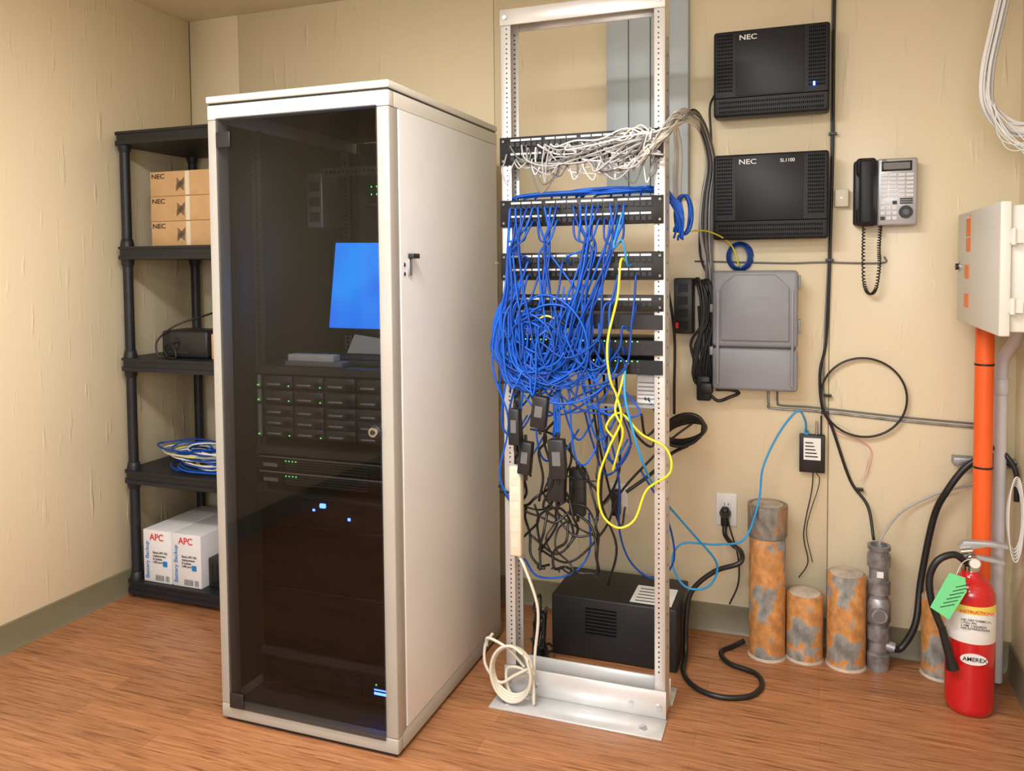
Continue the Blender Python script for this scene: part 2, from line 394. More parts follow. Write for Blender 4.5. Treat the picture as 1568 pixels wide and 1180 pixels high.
EX0, EX1 = X0+.055, X1-.055
def server(name, z0, z1, kind, y=-.965, depth=.45, m=M_black):
    s = B(name)
    s.box(EX0+.01, EX1-.01, y+.004, y+depth, z0+.001, z1-.001, M_dark)
    s.box(EX0, EX1, y, y+.006, z0+.001, z1-.001, m, bev=.001, seg=1)
    h = z1-z0
    if kind == 'bays':
        rows = max(1, int(h/.026)); nb = 4
        for r in range(rows):
            for k in range(nb):
                bx = EX0+.03+k*.108; bz = z0+.003+r*(h-.004)/rows
                s.box(bx, bx+.10, y-.006, y, bz, bz+(h-.006)/rows-.002, M_bay, bev=.001, seg=1)
                s.box(bx+.012, bx+.06, y-.011, y-.006, bz+.007, bz+.013, M_silver, bev=.001, seg=1)
                s.box(bx+.070, bx+.095, y-.0065, y-.006, bz+.004, bz+.018, M_txtk)
        s.box(EX0+.005, EX0+.016, y-.004, y, z0+.003, z1-.003, M_silver)
        s.box(EX1-.016, EX1-.005, y-.004, y, z0+.003, z1-.003, M_silver)
        for k in range(3): s.box(EX0+.008+k*.11, EX0+.011+k*.11, y-.010, y-.006, z0+.008, z0+.011, M_ledg)
    elif kind == 'grille':
        s.box(EX0+.003, EX1-.003, y-.001, y, z1-.006, z1-.002, M_silver)
        for k in range(int(h/.008)-1):
            s.box(EX0+.10, EX1-.10, y-.004, y, z0+.005+k*.008, z0+.008+k*.008, M_bay)
        s.box(EX0+.02, EX0+.07, y-.005, y, z0+.01, z0+.02, M_silver)
        for k in range(4): s.box(EX0+.1+k*.012, EX0+.103+k*.012, y-.006, y-.004, z1-.014, z1-.011, M_ledg)
    elif kind == 'battery':
        s.box(EX0+.012, EX1-.012, y-.006, y, z0+.004, z1-.004, M_rib, bev=.002)
    elif kind == 'ups':
        s.box(EX0+.03, EX1-.13, y-.01, y, z0+.012, z1-.012, M_nec2, bev=.003)
        s.box(EX1-.11, EX1-.02, y-.01, y, z0+.02, z1-.02, M_nec, bev=.003)
        s.box(EX1-.085, EX1-.03, y-.0115, y-.01, z0+.035, z0+.042, M_ledb)
        s.box(EX1-.085, EX1-.04, y-.0115, y-.01, z0+.048, z0+.051, M_ledb)
        s.box(EX1-.08, EX1-.076, y-.0115, y-.01, z0+.062, z0+.066, M_ledg)
    elif kind == 'storage':
        s.box(EX0+.15, EX1-.02, y-.012, y, z0+.01, z1-.01, M_nec2, bev=.004)
        s.box(EX0+.225, EX0+.245, y-.014, y-.012, z0+.062, z0+.075, M_ledb, bev=.003)
        s.box(EX0+.20, EX0+.207, y-.014, y-.012, z0+.050, z0+.056, M_ledb)
        s.box(EX0+.32, EX0+.328, y-.014, y-.012, z0+.032, z0+.04, M_ledb)
        s.box(EX0+.445, EX0+.452, y-.014, y-.012, z0+.022, z0+.03, M_ledb)
    return s.done()
server('rack_server', .985, 1.028, 'bays')
server('rack_server', .94, .983, 'bays')
server('rack_server', .835, .937, 'bays')
server('rack_server', .735, .778, 'grille')
server('rack_server', .690, .732, 'grille')
server('storage_array', .575, .665, 'storage')
server('battery_module', .375, .572, 'battery')
server('battery_module', .185, .374, 'battery')
server('rack_ups', .065, .155, 'ups')
s = B('rack_shelf'); s.box(EX0, EX1, -.97, -.42, 1.045, 1.052, M_bay); s.box(EX0, EX1, -.975, -.97, 1.031, 1.053, M_bay)
s.box(EX0, EX1, -.97, -.42, .80, .806, M_dark); s.box(EX0, EX1, -.974, -.97, .785, .807, M_bay)
s.box(EX0, EX1, -.97, -.55, .175, .18, M_dark); s.box(EX0, EX1, -.974, -.97, .158, .181, M_bay)
s.done()
mo = B('computer_monitor')
X = Matrix.Translation((1.375, -.72, 1.13)) @ Matrix.Rotation(radians(-10), 4, 'X') @ Matrix.Rotation(radians(5), 4, 'Z')
mo.box(-.20, .20, .012, .045, .0, .315, M_black, bev=.006, X=X)
mo.box(-.20, .20, 0, .013, 0, .315, M_black, bev=.004, X=X)
mo.box(-.187, .187, -.0015, .001, .020, .302, M_screen, X=X, rot=(0, 0, 0))
mo.box(1.34, 1.41, -.66, -.63, 1.06, 1.3, M_black, bev=.004)
mo.box(1.25, 1.50, -.74, -.57, 1.053, 1.064, M_black, bev=.004)
mon = mo.done()
k = B('keyboard')
k.box(1.22, 1.55, -.90, -.77, 1.053, 1.068, M_bay, bev=.003)
for r in range(5):
    for q in range(16): k.box(1.232+q*.0188, 1.247+q*.0188, -.892+r*.023, -.874+r*.023, 1.068, 1.073, M_nec)
k.done()
k = B('paper_stack'); k.box(1.17, 1.37, -.95, -.905, 1.053, 1.068, M_grey, bev=.002); k.box(1.18, 1.34, -.948, -.91, 1.068, 1.088, M_label, bev=.002); k.done()
k = B('paper_sheet')
k.prism([(1.27, 1.074), (1.30, 1.135), (1.42, 1.12), (1.44, 1.074)], -.76, -.757, M_label)
k.done()
k = B('network_switch'); k.box(1.30, 1.5, -.66, -.5, 1.56, 1.64, M_black, bev=.003)
for q in range(5): k.box(1.31+q*.02, 1.314+q*.02, -.661, -.66, 1.585, 1.59, M_ledg); k.box(1.31+q*.02, 1.314+q*.02, -.661, -.66, 1.61, 1.615, M_ledg)
k.box(1.28, 1.56, -.66, -.45, 1.55, 1.56, M_dark)
k.done()

# ------------------------------------------------------------------ plastic shelving unit
s = B('plastic_shelving_unit')
SX0, SX1, SY0, SY1 = .022, .93, -.485, -.03
def rrect(x0, x1, y0, y1, r, n=5):
    P = []
    for cx_, cy_, a0 in [(x1-r, y1-r, 0), (x0+r, y1-r, 90), (x0+r, y0+r, 180), (x1-r, y0+r, 270)]:
        for k in range(n+1):
            a = radians(a0+90*k/n); P.append((cx_+r*cos(a), cy_+r*sin(a)))
    return P
for zt in (.07, .527, .988, 1.44, 1.90):
    s.prism(rrect(SX0, SX1, SY0, SY1, .035), zt-.052, zt-.036, M_shelf, axis='z')
    s.prism(rrect(SX0+.006, SX1-.006, SY0+.006, SY1-.006, .03), zt-.037, zt-.004, M_shelf, axis='z')
    s.prism(rrect(SX0, SX1, SY0, SY1, .035), zt-.010, zt, M_shelf, axis='z')
PX = (SX0+.035, SX1-.035); PY = (SY0+.035, SY1-.035)
for px in PX:
    for py in PY:
        for a, bb in ((0, .02), (.07, .475), (.527, .936), (.988, 1.388), (1.44, 1.85)):
            s.cyl((px, py, a), (px, py, bb), .0195, M_shelf, seg=20)
            if a: s.lathe((px, py, a), [(.027, 0), (.026, .012), (.022, .03), (.0195, .032)], M_shelf, 20)
            if a: s.lathe((px, py, bb), [(.0195, -.03), (.024, -.02), (.026, 0)], M_shelf, 20)
s.done()
for k in range(3):
    z0 = 1.4405+k*.0985
    bx = B('cardboard_box'); bx.box(.185, .56, -.45, -.14, z0, z0+.0975, M_card, bev=.002)
    bx.box(.36, .38, -.4512, -.4498, z0+.002, z0+.095, M_beige)
    o = bx.done()
    text(o, 'NEC', (.192, -.4515, z0+.070), .026, M_txtk, sx=1.3)
    lg = B('printed_logo')
    for a_ in (0, 1, 2, 3):
        lg.box(.335-.026, .335+.026, -.4512, -.4504, z0+.045-.002+a_*.006-.009, z0+.045+.0005+a_*.006-.009, M_txtk, rot=(0, radians(-38), 0))
    for a_ in (0, 1, 2, 3):
        lg.box(.335-.022, .335+.022, -.4513, -.4503, z0+.045-.002+a_*.007-.010, z0+.045+.0005+a_*.007-.010, M_txtk, rot=(0, radians(38), 0))
    lg.done(parent=o)
for i, (a, bb) in enumerate(((.105, .247), (.252, .397))):
    bx = B('battery_backup_carton'); bx.box(a, bb, -.46, -.12, .0705, .285, M_cardw, bev=.002); o = bx.done()
    text(o, 'APC', (a+.035, -.4615, .245), .038, M_txtr)
    text(o, 'Battery Backup', (a+.028, -.4615, .085), .025, M_txtb, rot=(pi/2, radians(-90), 0))
    text(o, 'Back-UPS 750\nreplacement\n8 outlets\nUSB port', (a+.05, -.4615, .19), .013, M_txtk)
    text(o, '||||||| |||', (a+.06, -.4615, .085), .025, M_txtk)
    pb = B('printed_patch'); pb.box(a+.1, a+.122, -.4615, -.46, .14, .162, M_txtb); pb.done(parent=o)
k = B('battery_unit'); k.box(.405, .56, -.43, -.15, .0705, .19, M_black, bev=.006)
for q in range(6): k.box(.42+q*.022, .43+q*.022, -.431, -.43, .09, .17, M_nec2)
k.done()
k = B('network_router'); k.box(.19, .42, -.42, -.27, .989, 1.10, M_black, bev=.012)
k.box(.20, .33, -.421, -.42, 1.01, 1.018, M_nec2); k.cyl((.26, -.42, 1.05), (.26, -.424, 1.05), .022, M_nec2)
k.tube([(.22, -.44, .995), (.20, -.45, 1.0), (.19, -.44, 1.06), (.25, -.4, 1.12), (.33, -.3, 1.16), (.42, -.1, 1.22)], .004, M_kcab)
k.tube([(.22, -.44, .996), (.30, -.46, .996), (.27, -.45, 1.05), (.22, -.44, 1.03), (.25, -.45, .998)], .004, M_kcab)
k.done()
k = B('cardboard_box'); k.box(.44, .6, -.42, -.2, .989, 1.09, M_card, bev=.003); k.done()
rng = random.Random(3)
k = B('coiled_patch_cables')
for q in range(18):
    cx_, cy_ = .36+rng.uniform(-.1, .1), -.37+rng.uniform(-.03, .03); rx, ry = rng.uniform(.09, .16), rng.uniform(.05, .085)
    zz = .542+q*.0045; pts = []
    ph = rng.uniform(0, 6)
    for t in range(15):
        a = ph+t/12*2*pi*.98
        pts.append((cx_+rx*cos(a), cy_+ry*sin(a), zz+rng.uniform(0, .008)+.01*sin(a)))
    k.tube(pts, .0035, [M_blue2, M_blue, M_wcab, M_blue2, M_yel, M_gcab, M_bcab][q % 7], n=4, seg=6)
k.done()

# ------------------------------------------------------------------ open two post rack
RX0, RX1, RY = 1.7692, 2.2715, -.6572
r = B('open_frame_rack'); t = .004; D = .076
for side in (0, 1):
    ox = RX0 if side == 0 else RX1
    sg = 1 if side == 0 else -1
    a, bb = sorted((ox, ox+sg*t)); r.box(a, bb, RY+.001, RY+D-.001, .007, 2.124, M_alu)
    a, bb = sorted((ox, ox+sg*.032))
    r.box(a, bb, RY, RY+t, .007, 2.124, M_alu, bev=.0008, seg=1)
    r.box(a, bb, RY+D-t, RY+D, .007, 2.124, M_alu, bev=.0008, seg=1)
    z = .14; kk = 0
    while z < 2.07:
        hx = ox+sg*.019
        r.box(hx-.0022, hx+.0022, RY-.0006, RY+.001, z, z+.0045, M_blackm)
        r.box(hx-.0022, hx+.0022, RY+D-t-.0006, RY+D-t+.001, z, z+.0045, M_blackm)
        z += (.0159, .0159, .0127)[kk % 3]; kk += 1
    z = .2
    while z < 2.05:
        xw = ox-.0005 if side == 0 else ox+.0005
        r.box(min(xw, ox), max(xw, ox), RY+.034, RY+.042, z, z+.008, M_blackm); z += .05
r.box(RX0-.001, RX1+.001, RY-.005, RY-.0005, 2.082, 2.13, M_alu, bev=.001, seg=1)
r.box(RX0-.001, RX1+.001, RY-.0004, RY+.034, 2.125, 2.1305, M_alu)
r.box(RX0-.001, RX1+.001, RY+D+.0005, RY+D+.005, 2.082, 2.13, M_alu, bev=.001, seg=1)
r.box(RX0-.001, RX1+.001, RY+D-.03, RY+D+.0004, 2.125, 2.1305, M_alu)
BX0, BX1 = 1.7517, 2.2790
r.box(BX0, BX1, -.7686, RY-.009, 0, .006, M_alu2, bev=.001, seg=1)
r.box(BX0+.014, BX1-.004, RY-.0085, RY-.001, 0, .088, M_alu2, bev=.001, seg=1)
r.box(BX0, BX1, RY+D+.009, -.47, 0, .006, M_alu2, bev=.001, seg=1)
r.box(BX0+.014, BX1-.004, RY+D+.001, RY+D+.0085, 0, .088, M_alu2, bev=.001, seg=1)
for bx_ in (BX0+.045, BX1-.06):
    r.cyl((bx_, -.73, .006), (bx_, -.73, .009), .013, M_steel, seg=16); r.cyl((bx_, -.73, .009), (bx_, -.73, .016), .008, M_steel, seg=6, smooth=False)
for bx_ in (RX0+.012, RX1-.016, RX0+.10, RX1-.10):
    r.cyl((bx_, RY-.008, .04), (bx_, RY-.014, .04), .008, M_steel, seg=6, smooth=False)
for bx_ in (RX0+.016, RX1-.016): r.cyl((bx_, RY-.005, 2.105), (bx_, RY-.010, 2.105), .007, M_steel, seg=6, smooth=False)
rack = r.done()

def patch_panel(z0, z1, rows):
    p = B('patch_panel'); y = RY-.006
    p.box(RX0-.004, RX1-.004, y, y+.004, z0, z1, M_blackm, bev=.0008, seg=1)
    p.box(RX0+.035, RX1-.04, y+.004, y+.03, z0+.004, z1-.004, M_black)
    for rr in range(rows):
        zc = z0+(rr+.5)*(z1-z0)/rows
        for k in range(24):
            gx = RX0+.032+k*.0178+(k//6)*.004
            p.box(gx, gx+.013, y-.0035, y, zc-.010, zc+.004, M_nec)
            p.box(gx+.002, gx+.011, y-.0040, y-.0034, zc-.008, zc+.001, M_txtk)
        for k in range(4):
            gx = RX0+.032+k*.111
            for q in range(3): p.box(gx+q*.034, gx+.030+q*.034, y-.0015, y, zc+.008, zc+.014, M_label)
    for hx in (RX0+.008, RX1-.014):
        for hz in (z0+.012, z1-.012): p.cyl((hx, y, hz), (hx, y-.003, hz), .004, M_chrome, seg=10)
    return p.done()
patch_panel(1.658, 1.742, 2); patch_panel(1.468, 1.550, 2); patch_panel(1.305, 1.388, 2); patch_panel(1.213, 1.262, 1)
def switch(z0, z1, mats, led=True, depth=.22):
    p = B('network_switch'); y = RY-.008
    p.box(RX0, RX1-.006, y, y+.003, z0, z1, mats)
    p.box(RX0+.034, RX1-.038, y+.003, y+depth, z0+.001, z1-.001, mats, bev=.001, seg=1)
    for k in range(24):
        gx = RX0+.04+k*.0165
        p.box(gx, gx+.012, y-.001, y, z0+.006, z0+.018, M_txtk)
        p.box(gx, gx+.012, y-.001, y, z0+.022, z0+.034, M_txtk)
        if led: p.box(gx+.002, gx+.005, y-.002, y, z1-.005, z1-.002, M_ledg if k % 3 else M_ledw)
    return p.done()
switch(1.160, 1.203, M_blackm, False); switch(1.085, 1.128, M_blackm); switch(1.028, 1.070, M_nec)
k = B('wireless_router'); k.box(2.175, 2.236, -.60, -.45, .93, 1.02, M_white, bev=.006)
for q in range(5): k.box(2.18, 2.23, -.6012, -.6, .945+q*.012, .949+q*.012, M_grey)
k.box(2.04, 2.24, -.62, -.44, .922, .929, M_silver); k.done()

# ---- cables in the rack
rng = random.Random(11)
def jit(a): return rng.uniform(-a, a)
g = B('grey_cable_bundle'); yf = RY-.012
def port(k): return RX0+.038+k*.0178+(k//6)*.004
for i in range(44):
    k_ = rng.randrange(24); x0 = port(k_); z0 = rng.choice((1.672, 1.712))
    sag = rng.uniform(.0, .075)
    m_ = rng.choice([M_gcab, M_wcab, M_gcab, M_bcab, M_wcab, M_dgcab])
    yo = yf-rng.uniform(.02, .055)
    pts = [(x0, yf, z0), (x0+.004, yf-.022, z0-.004), (x0+rng.uniform(0, .05), yo, z0-sag*.7)]
    for q in range(1, 4):
        f = q/4; pts.append((x0+(2.25-x0)*f, yo+jit(.012), z0-sag+(.075*f*f)+jit(.018)))
    pts += [(2.262, yf-.02+jit(.012), 1.715+jit(.02)), (2.292, -.62+jit(.02), 1.765+jit(.02)), (2.31, -.50, 1.80+jit(.02)), (2.33, -.35, 1.79+jit(.02))]
    g.tube(pts, .0028, m_, n=5, seg=6)
for i in range(26):
    x0 = port(rng.randrange(24)); x1 = x0+rng.uniform(-.14, .14)
    x1 = min(max(x1, 1.79), 2.24); z0 = rng.choice((1.672, 1.712)); zz = rng.uniform(1.555, 1.65); yo = yf-rng.uniform(.02, .05)
    g.tube([(x0, yf, z0), (x0, yf-.02, z0-.005), (x0+(x1-x0)*.2, yo, (z0+zz)/2), ((x0+x1)/2, yo, zz), (x1, yo, (z0+zz)/2), (x1, yf-.02, z0-.01), (x1, yf, 1.69)], .0022, rng.choice([M_wcab, M_gcab, M_dgcab]), n=5, seg=6)
g.done(sharp=False)
g = B('grey_trunk_cables')
for i in range(18):
    a = jit(.014); bq = jit(.014)
    g.tube([(2.30+a, -.55+bq, 1.79), (2.315+a, -.40, 1.82+bq), (2.325+a, -.22, 1.80+bq), (2.335+a*1.2, -.08+bq, 1.70), (2.318+a*1.5, -.055+bq, 1.58), (2.315+a*1.7, -.055+bq, 1.45+jit(.02)), (2.325+a, -.05, 1.35), (2.33+a*1.4, -.05, 1.24+jit(.05))],
           .0034, rng.choice([M_gcab, M_dgcab, M_dgcab, M_gcab, M_kcab]), n=5, seg=6)
for i in range(12):
    a = jit(.02)
    g.tube([(2.29, -.60, 1.77+a), (2.28+a, -.50, 1.70), (2.27+a, -.45, 1.6), (2.27+a, -.42, 1.50+a)], .0028, rng.choice([M_wcab, M_gcab]), n=5, seg=6)
g.done(sharp=False)

bl = B('blue_patch_cables')
RB = .0033
def bm_(): return M_blue2 if rng.random() < .3 else M_blue
groups = [((0, 1, 2, 3, 4), 1.820), ((5, 6, 7, 8), 1.915), ((11, 12, 13, 14, 15), 2.055), ((16, 17, 18, 19), 2.125)]
for ks, nx in groups:
    for k0 in ks:
        for z0 in (1.482, 1.522):
            if rng.random() < .12: continue
            x0 = port(k0); yo = yf-rng.uniform(.018, .045); n1 = nx+jit(.022)
            mode = rng.random()
            base = [(x0, yf, z0), (x0, yf-.02, z0-.003), (x0+(n1-x0)*.3+jit(.008), yo, z0-.055), (n1, yo, 1.40+jit(.02))]
            if mode < .22:
                x1 = port(min(23, max(0, k0+rng.randrange(-4, 4))))
                bl.tube(base+[(x1, yf-.025, 1.375), (x1, yf, 1.352)], RB, bm_(), n=5, seg=6)
            elif mode < .34:
                x1 = port(min(23, max(0, k0+rng.randrange(-6, 6))))
                bl.tube(base+[((n1+x1)/2, yo, 1.33), (x1, yf-.025, 1.26), (x1, yf, 1.23)], RB, bm_(), n=5, seg=6)
            else:
                # sweep down to the slack area in one long bow, round the bottom and back up to a switch port
                n2 = n1-rng.uniform(.0, .12) if nx > 1.95 else n1+rng.uniform(-.03, .05)
                x1 = port(rng.randrange(0, 20)); z1 = rng.choice((1.175, 1.10, 1.045)); zl = rng.uniform(.98, 1.10)
                if abs(x1-n2) < .05: x1 = port(min(23, int((n2+.09-RX0-.038)/.0188)))
                md = (n2+x1)/2; hw = (x1-n2)/2
                pts = base+[((n1*.6+n2*.4), yo-.012, 1.29), (n2-hw*.12, yo-.02, 1.17), (n2+hw*.25, yo-.022, zl+.045), (md, yo-.02, zl), (x1-hw*.2, yo-.012, zl+.04), (x1+hw*.05, yf-.03, (z1+zl)/2+.02), (x1, yf-.018, z1-.004), (x1, yf, z1)]
                bl.tube(pts, RB, bm_(), n=6, seg=6)
for i in range(20):
    x0 = port(rng.choice([0, 1, 2, 3, 5, 7, 8, 9, 10, 12, 14, 16, 18, 19, 21])); z0 = rng.choice((1.318, 1.318, 1.358, 1.232)); yo = yf-rng.uniform(.02, .05)
    x1 = port(rng.randrange(20)); z1 = rng.choice((1.175, 1.10, 1.045)); zl = rng.uniform(.94, 1.08)
    xa = x0-rng.uniform(0, .05); xa = max(xa, 1.785); md = (xa+x1)/2
    bl.tube([(x0, yf, z0), (x0, yf-.022, z0-.004), (x0*.6+xa*.4, yo, z0-.07), (xa, yo-.015, (z0+zl)/2+.03), (xa*.85+md*.15, yo-.02, zl+.055), (md, yo-.02, zl), (x1*.85+md*.15, yo-.01, zl+.05), (x1, yf-.022, z1-.01), (x1, yf, z1)], RB, bm_(), n=6, seg=6)
# large loose swirls of slack
for i in range(15):
    cx_, cz_ = rng.choice([(1.90, 1.12), (1.93, 1.10), (1.96, 1.13), (1.88, 1.09)]); cx_ += jit(.02); cz_ += jit(.02)
    rx, rz = rng.uniform(.06, .125), rng.uniform(.06, .115); ph = rng.uniform(0, 6.28); yo = yf-rng.uniform(.03, .06); nl = rng.choice((8, 10, 13)); tl = rng.uniform(-.5, .3)
    bl.tube([(cx_+rx*(1-.015*q)*cos(ph+q*pi/6)+tl*rz*sin(ph+q*pi/6)*.5, yo+.012*sin(q*.7), cz_+rz*sin(ph+q*pi/6)) for q in range(nl)], RB, bm_(), n=4, seg=6)
for i in range(8):
    o_ = rng.uniform(0, .022)
    bl.tube([(1.83+jit(.02), yf-.03, 1.30), (1.795-o_, yf-.04, 1.22), (1.78-o_, yf-.045, 1.12), (1.80, yf-.045, 1.02+jit(.03)), (1.87+jit(.03), yf-.04, .98+jit(.02)), (1.95, yf-.04, 1.01), (1.97+jit(.05), yf-.02, 1.06)], RB, bm_(), n=6, seg=6)
for i in range(16):
    x0 = rng.choice((1.79, 1.80, 1.83, 1.86, 1.92, 1.99, 2.06))+jit(.02); yo = yf-rng.uniform(.01, .05)
    zt = rng.uniform(1.05, 1.3); zb = rng.uniform(.74, .96); dx = jit(.07)
    bl.tube([(x0, yo, zt), (x0-.01+jit(.01), yo, zt-.12), (x0+dx*.4, yo+.01, (zt+zb)/2), (x0+dx, yo+.03, zb+.05), (x0+dx+.025, yo+.06, zb), (x0+dx+.06, yo+.1, zb+.06)], RB, bm_(), n=6, seg=6)
for q in range(6):
    x0 = 1.83+q*.04
    bl.tube([(x0, yf-.02, 1.0), (x0+.02, yf-.03, .95+jit(.02)), (x0+.09, yf-.02, .905+jit(.02)), (x0+.17, yf, .93+jit(.02)), (2.12+jit(.03), yf+.02, .99)], RB, bm_(), n=6, seg=6)
for i in range(20):
    x0 = rng.uniform(1.80, 2.2); h = rng.uniform(.004, .022)
    bl.tube([(x0, RY+.03, 1.53), (x0+.01, RY-.0+jit(.01), 1.553+h*.6), (x0+(2.25-x0)*.5, RY-.012+jit(.02), 1.555+h), (2.235, RY+.02+jit(.01), 1.568+jit(.008)), (2.262, -.56+jit(.01), 1.56+jit(.015)), (2.30+jit(.01), -.55, 1.50+jit(.02)), (2.29+jit(.015), -.53, 1.44+jit(.02))], RB, bm_(), n=5, seg=6)
for i in range(9):
    cx_ = 2.300+jit(.006); ph = rng.uniform(0, 6)
    bl.tube([(cx_+.022*cos(ph+q*pi/5), -.50+jit(.01), 1.50+.06*sin(ph+q*pi/5)) for q in range(12)], RB, bm_(), n=4, seg=6)
bl.tube([(1.80, -.70, 1.25), (1.765, -.72, 1.15), (1.76, -.72, 1.03), (1.80, -.71, .9), (1.79, -.69, .82), (1.765, -.69, .70), (1.80, -.67, .60)], RB, M_blue, n=6, seg=6)
bl.tube([(1.82, -.62, .42), (1.86, -.60, .36), (1.95, -.55, .36), (2.0, -.5, .42), (2.0, -.5, .55)], RB, M_blue)
bl.tube([(2.08, -.62, .9), (2.12, -.6, .7), (2.10, -.5, .5), (2.13, -.45, .38), (2.2, -.42, .33), (2.26, -.42, .4), (2.24, -.45, .55), (2.17, -.5, .7)], RB, M_blue2)
bl.tube([(2.02, -.62, .9), (2.04, -.6, .8), (2.08, -.58, .70), (2.14, -.52, .78), (2.10, -.5, .9)], RB, M_blue2)
for dx_ in (-.008, 0, .008): bl.tube([(1.95+dx_, -.69, .97), (1.955+dx_, -.70, .90), (1.957+dx_*.6, -.70, .84)], .0034, M_blue)
bl.done(sharp=False)
ye = B('yellow_patch_cable')
ye.tube([(2.16, yf, 1.36), (2.155, -.72, 1.36), (2.15, -.74, 1.26), (2.125, -.76, 1.13), (2.13, -.755, 1.03), (2.145, -.73, .97), (2.155, -.72, .90), (2.12, -.72, .82), (2.085, -.71, .72), (2.09, -.70, .62), (2.135, -.69, .575), (2.185, -.68, .60), (2.22, -.67, .69), (2.29, -.685, .75), (2.28, -.69, .82), (2.21, -.70, .86), (2.15, -.71, .92), (2.11, -.715, .88), (2.13, -.70, .84)], .0036, M_yel, n=7)
ye.tube([(2.165, yf, 1.06), (2.165, -.70, 1.055), (2.155, -.72, 1.00), (2.14, -.73, .93), (2.16, -.72, .87), (2.14, -.70, .80), (2.12, -.68, .74)], .0036, M_yel, n=7)
ye.tube([(2.29, -.55, 1.44), (2.30, -.45, 1.45), (2.34, -.2, 1.46), (2.40, -.06, 1.42), (2.43, -.04, 1.34)], .0028, M_yel)
ye.tube([(1.89, yf, 1.175), (1.89, yf-.03, 1.18), (1.93, yf-.05, 1.20), (1.97, yf-.03, 1.18), (1.97, yf, 1.17)], .003, M_yel)
ye.done(sharp=False)
lb = B('sky_blue_patch_cable')
lb.tube([(2.16, yf, 1.055), (2.165, -.71, 1.05), (2.175, -.745, .955), (2.22, -.73, .785), (2.247, -.60, .657), (2.32, -.45, .504), (2.387, -.35, .377), (2.358, -.33, .29), (2.283, -.33, .28), (2.24, -.33, .355), (2.272, -.33, .423), (2.382, -.29, .42), (2.465, -.235, .43), (2.508, -.20, .55), (2.518, -.12, .649), (2.57, -.09, .767), (2.627, -.08, .842), (2.652, -.06, .81), (2.656, -.035, .765)], .0036, M_lblue, n=8)
lb.tube([(2.175, yf, 1.35), (2.17, -.70, 1.35), (2.16, -.72, 1.42), (2.13, -.70, 1.40), (2.155, -.70, 1.50)], .003, M_lblue)
lb.done(sharp=False)

def brick(x, z, w_, h_, rot=0, y=-.68, lab=True):
    p = B('power_adapter'); p.box(x-w_/2, x+w_/2, y-.016, y+.016, z-h_/2, z+h_/2, M_black, bev=.004, rot=(0, rot, 0))
    if lab: p.box(x-w_*.25, x+w_*.25, y-.0168, y-.0158, z-h_*.15, z+h_*.2, M_dgcab, rot=(0, rot, 0))
    p.cyl((x, y, z+h_/2-.005), (x, y, z+h_/2+.02), .005, M_kcab, seg=10); p.cyl((x, y, z-h_/2+.005), (x, y, z-h_/2-.02), .005, M_kcab, seg=10)
    p.done()
brick(1.913, .915, .046, .095, .12, -.735); brick(1.832, .865, .034, .11, 0, -.73); brick(1.958, .77, .05, .12, -.05, -.705); brick(1.855, .765, .040, .10, .1, -.70)
brick(1.935, .66, .055, .075, 0, -.64, False); brick(1.985, .64, .05, .15, 0, -.58, False)
bk = B('black_power_cords')
rng = random.Random(5)
for i in range(19):
    x0 = rng.choice((1.915, 1.832, 1.96, 1.855, 1.935, 1.985))+jit(.01); z0 = rng.uniform(.55, .85)
    pts = [(x0, -.64+jit(.02), z0)]; x, z = x0, z0; ang = -pi/2+jit(.6)
    for q in range(7):
        ang += jit(.9); x += .055*cos(ang); z += .055*sin(ang); x = min(max(x, 1.80), 2.06); z = max(z, .40)
        pts.append((x, -.62+jit(.03), z))
    bk.tube(pts, rng.choice((.003, .0038, .0045)), M_kcab, n=6, seg=6)
for p_ in ([(1.82, -.66, .98), (1.83, -.68, .92), (1.84, -.68, .80), (1.86, -.67, .70)],
           [(1.92, -.68, 1.0), (1.90, -.7, .96), (1.915, -.68, .93)],
           [(1.915, -.71, .87), (1.92, -.70, .82), (1.89, -.68, .78), (1.90, -.67, .70), (1.88, -.65, .62)],
           [(1.94, -.66, .88), (1.90, -.66, .82), (1.93, -.66, .70), (1.89, -.64, .60), (1.93, -.62, .55), (1.88, -.62, .46)],
           [(2.0, -.5, 1.0), (2.03, -.5, .8), (2.06, -.45, .6), (2.06, -.3, .45), (2.02, -.05, .44)],
           [(2.09, -.5, 1.0), (2.10, -.5, .7), (2.02, -.4, .55), (1.97, -.02, .48)],
           [(2.05, -.5, 1.0), (2.06, -.5, .8), (2.04, -.5, .6), (2.09, -.5, .45), (2.05, -.45, .3)],
           [(1.86, -.6, .45), (1.95, -.55, .40), (2.05, -.5, .50), (2.10, -.5, .62), (2.2, -.5, .74), (2.26, -.45, .80), (2.30, -.3, .82)],
           [(1.84, -.62, .50), (1.92, -.6, .44), (1.97, -.58, .50), (1.93, -.58, .58), (1.86, -.6, .55), (1.87, -.6, .44)],
           [(1.75, -.66, .985), (1.79, -.67, .99)], [(1.755, -.66, .64), (1.80, -.67, .645)], [(1.75, -.66, .66), (1.80, -.66, .60)]):
    bk.tube(p_, .004, M_kcab)
bk.tube([(2.20, -.6, .95), (2.23, -.58, .9), (2.22, -.58, .8), (2.17, -.6, .84), (2.14, -.6, .9)], .004, M_kcab)
bk.tube([(2.21, -.6, .95), (2.24, -.58, .88), (2.20, -.58, .83), (2.19, -.6, .90)], .004, M_kcab)
bk.done(sharp=False)
ps = B('power_strip'); ps.box(1.800, 1.838, -.705, -.668, .455, .735, M_beige, bev=.006)
for q in range(5): ps.box(1.808, 1.830, -.7062, -.705, .485+q*.048, .512+q*.048, M_bcab)
